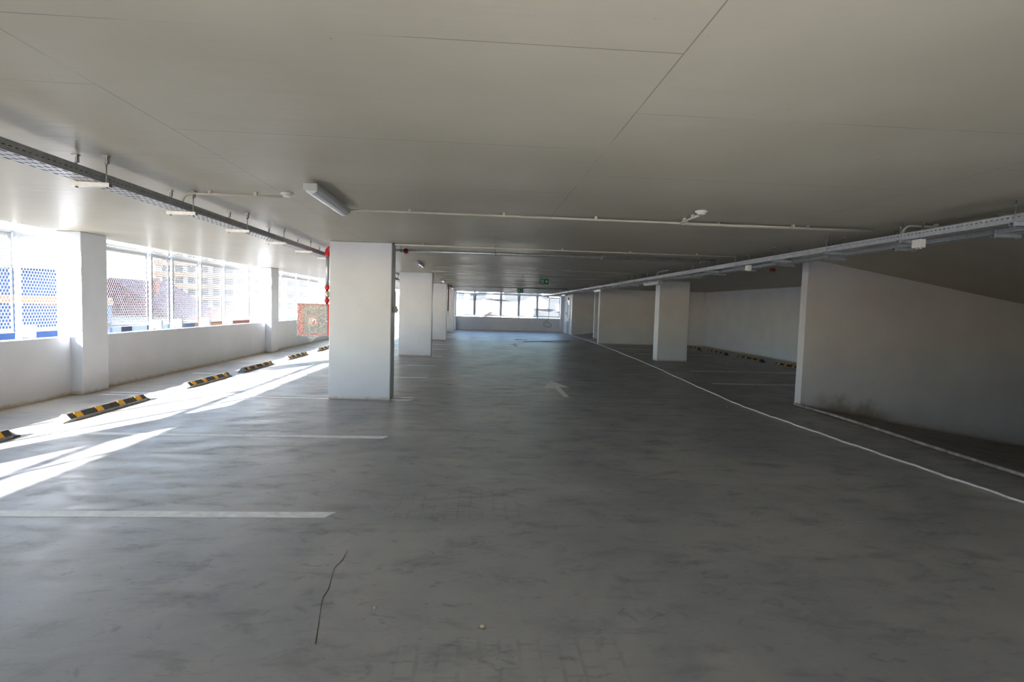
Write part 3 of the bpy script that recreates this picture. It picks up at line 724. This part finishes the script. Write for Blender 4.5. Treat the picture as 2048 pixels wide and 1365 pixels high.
t = thing('blue_hall', 'blue clad hall with an orange band outside the nearest left window', 'building', (-25, 30, GZ))
MB().box(-6, 3.6, 0, 3.4, 0, 5.15).build('lower_cladding', M['blue'], t)
MB().box(-6.05, 3.65, -.05, 3.45, 5.15, 5.6).build('orange_band', M['orange'], t)
MB().box(-6, 3.0, .3, 3.2, 5.6, 7.0).build('upper_cladding', M['blue'], t)
MB().box(-6.2, 3.2, .1, 3.4, 7.0, 7.15).build('roof', M['render_white'], t)
t = thing('storage_shed', 'low blue shed seen under the perforated panels of the left windows', 'building', (-16.5, 51, GZ))
MB().box(-3, 3, 0, 14, 0, 3.9).build('wall', M['blue'], t)
MB().box(-3.2, 3.2, -.2, 14.2, 3.9, 4.05).build('roof', M['galv_dark'], t)
t = thing('red_container', 'dull red storage container beyond the left windows', 'container', (-19.5, 75, GZ))
MB().box(-3, 3, 0, 2.5, 0, 3.6).build('container_body', M['redroof'], t)
MB().box(-2.9, 2.9, -.03, 0, .2, 3.4).build('container_door', M['roof'], t)
# unseen blocks added up-sun, outside the frame, to keep the facades above in shade
t = thing('added_shade_tower', 'unseen tall block left of the view, added to shade the apartment block', 'building', (-78, 53, GZ))
MB().box(-30, 21.0, 0, 7, 0, 44).build('wall', M['render_white'], t)
windows(t, -29, 20, 12, 2, 13, 3.2, 1.6, 1.5, 0)
t = thing('added_shade_block', 'unseen long block left of the view, added to shade the blue hall', 'building', (-66, 4, GZ))  # added only for the shade it throws over the hall
MB().box(-30, 39, 0, 12, 0, 31).build('wall', M['render_white'], t)
windows(t, -29, 28, 14, 2, 9, 3.2, 1.6, 1.5, 0)
# far side
t = thing('white_hall', 'large plain white building outside the far window', 'building', (3.2, 100, GZ))
MB().box(-14, 7.1, 0, 25, 0, 6.55).build('wall', M['render_white'], t)
MB().box(-14.2, 7.3, -.2, 25.2, 6.55, 6.75).build('parapet', M['render_white'], t)
MB().box(5, 7, 0, 5, 6.7, 7.0).build('roof_box', M['render_white'], t)
t = thing('roof_mast', 'white pylon on the roof of the hall outside the far window', 'mast', (-2.2, 110, 2.75))
MB().prism([(-.5, 0), (.6, 0), (.6, 3.2), (-.5, 3.2)], -.5, .5, 'y').build('shaft', M['render_white'], t)
MB().tube([(-2.2, 0, 0), (-1.3, 0, 3.0)], .09, 6).build('stay', M['render_white'], t)
t = thing('gabled_house', 'small gabled house with a reddish roof low in the far window', 'building', (2.05, 78, GZ))
MB().prism([(-1.4, 0), (1.4, 0), (1.4, 3.95), (.0, 4.95), (-1.4, 3.95)], 0, 6, 'y').build('wall', M['render_white'], t)
MB().prism([(0, 5.1), (1.7, 3.85), (1.7, 3.7), (0, 4.93), (-1.7, 3.7), (-1.7, 3.85)], -.3, 6.3, 'y').build('roof', M['redroof'], t)
windows(t, -1, 1, 1, 3.3, 1, 1, 1.2, .5, 0)
# hillside: continuous terrain with houses and trees
hm = MB(); nx_, ny_ = 60, 14; vs = []; fs = []
def hz(x, y): return GZ + max(0, (y-170))*.085*(1+.12*math.sin(x*.03)+.05*math.sin(x*.11)) + .8*math.sin(x*.19+y*.05)
for j in range(ny_+1):
    for i in range(nx_+1):
        x_ = -150 + i*6; y_ = 165 + j*14; vs.append((x_, y_, hz(x_, y_)))
for j in range(ny_):
    for i in range(nx_): a = j*(nx_+1)+i; fs.append((a, a+1, a+nx_+2, a+nx_+1))
hm.add(vs, fs, True); o = hm.build('hillside', M['hill']); tag(o, 'wooded brown hillside rising beyond the far window', 'hill')
rnd = random.Random(3)
hw = ['far left', 'left', 'middle', 'right', 'far right']
for i in range(22):
    x_ = -28 + i*3.3 + rnd.uniform(-1, 1); y_ = 215 + rnd.uniform(0, 110); z_ = hz(x_, y_)-.5; x_ *= y_/215
    z_ = hz(x_, y_)+.9
    t = thing('hillside_house', 'tiny pale house on the hillside beyond the far window, %s from the left' % ORD[i].replace('nearest', 'first'), 'building', (x_, y_, z_), 'hillside houses')
    wd, hh = rnd.uniform(2, 3.6), rnd.uniform(2, 3)
    MB().box(-wd, wd, 0, 5, 0, hh).build('wall', M['render_white'], t)
    MB().prism([(-wd-.4, hh), (wd+.4, hh), (0, hh+1.6)], -.3, 5.3, 'y').build('roof', M['redroof'] if i % 3 == 0 else M['galv_dark'], t)
# shrubs in front of the hill, right part of the far window
def shrub(loc, r, label):
    t = thing('bare_tree', label, 'tree', loc, 'trees outside the far window')
    mb = MB(); mb.tube([(0, 0, 0), (.05, 0, r*.9)], [.12, .05], 6).build('trunk', M['wood'], t)
    b = MB()
    for k in range(70):
        a, e = rnd.uniform(0, 6.28), rnd.uniform(-.3, 1.3); q = r*rnd.uniform(.5, 1)
        s0 = Vector((.03*math.cos(a), .03*math.sin(a), r*rnd.uniform(.4, .9)))
        s1 = s0 + Vector((math.cos(a)*math.cos(e), math.sin(a)*math.cos(e), math.sin(e)))*q
        b.tube([s0, (s0+s1)/2+Vector((rnd.uniform(-.1, .1), 0, .1)), s1], [.03, .02, .01], 4)
    b.build('branches', M['hill'], t)
for i, (x_, y_, r) in enumerate(((8.0, 56, 1.7), (9.4, 66, 2.2), (7.9, 49, 1.4), (11.6, 74, 2.4), (9.2, 83, 2.6))):
    shrub((x_, y_, GZ), r*1.35, '%s bare tree behind the right part of the far window' % ['leftmost but one', 'central', 'right', 'rightmost', 'leftmost'][i])
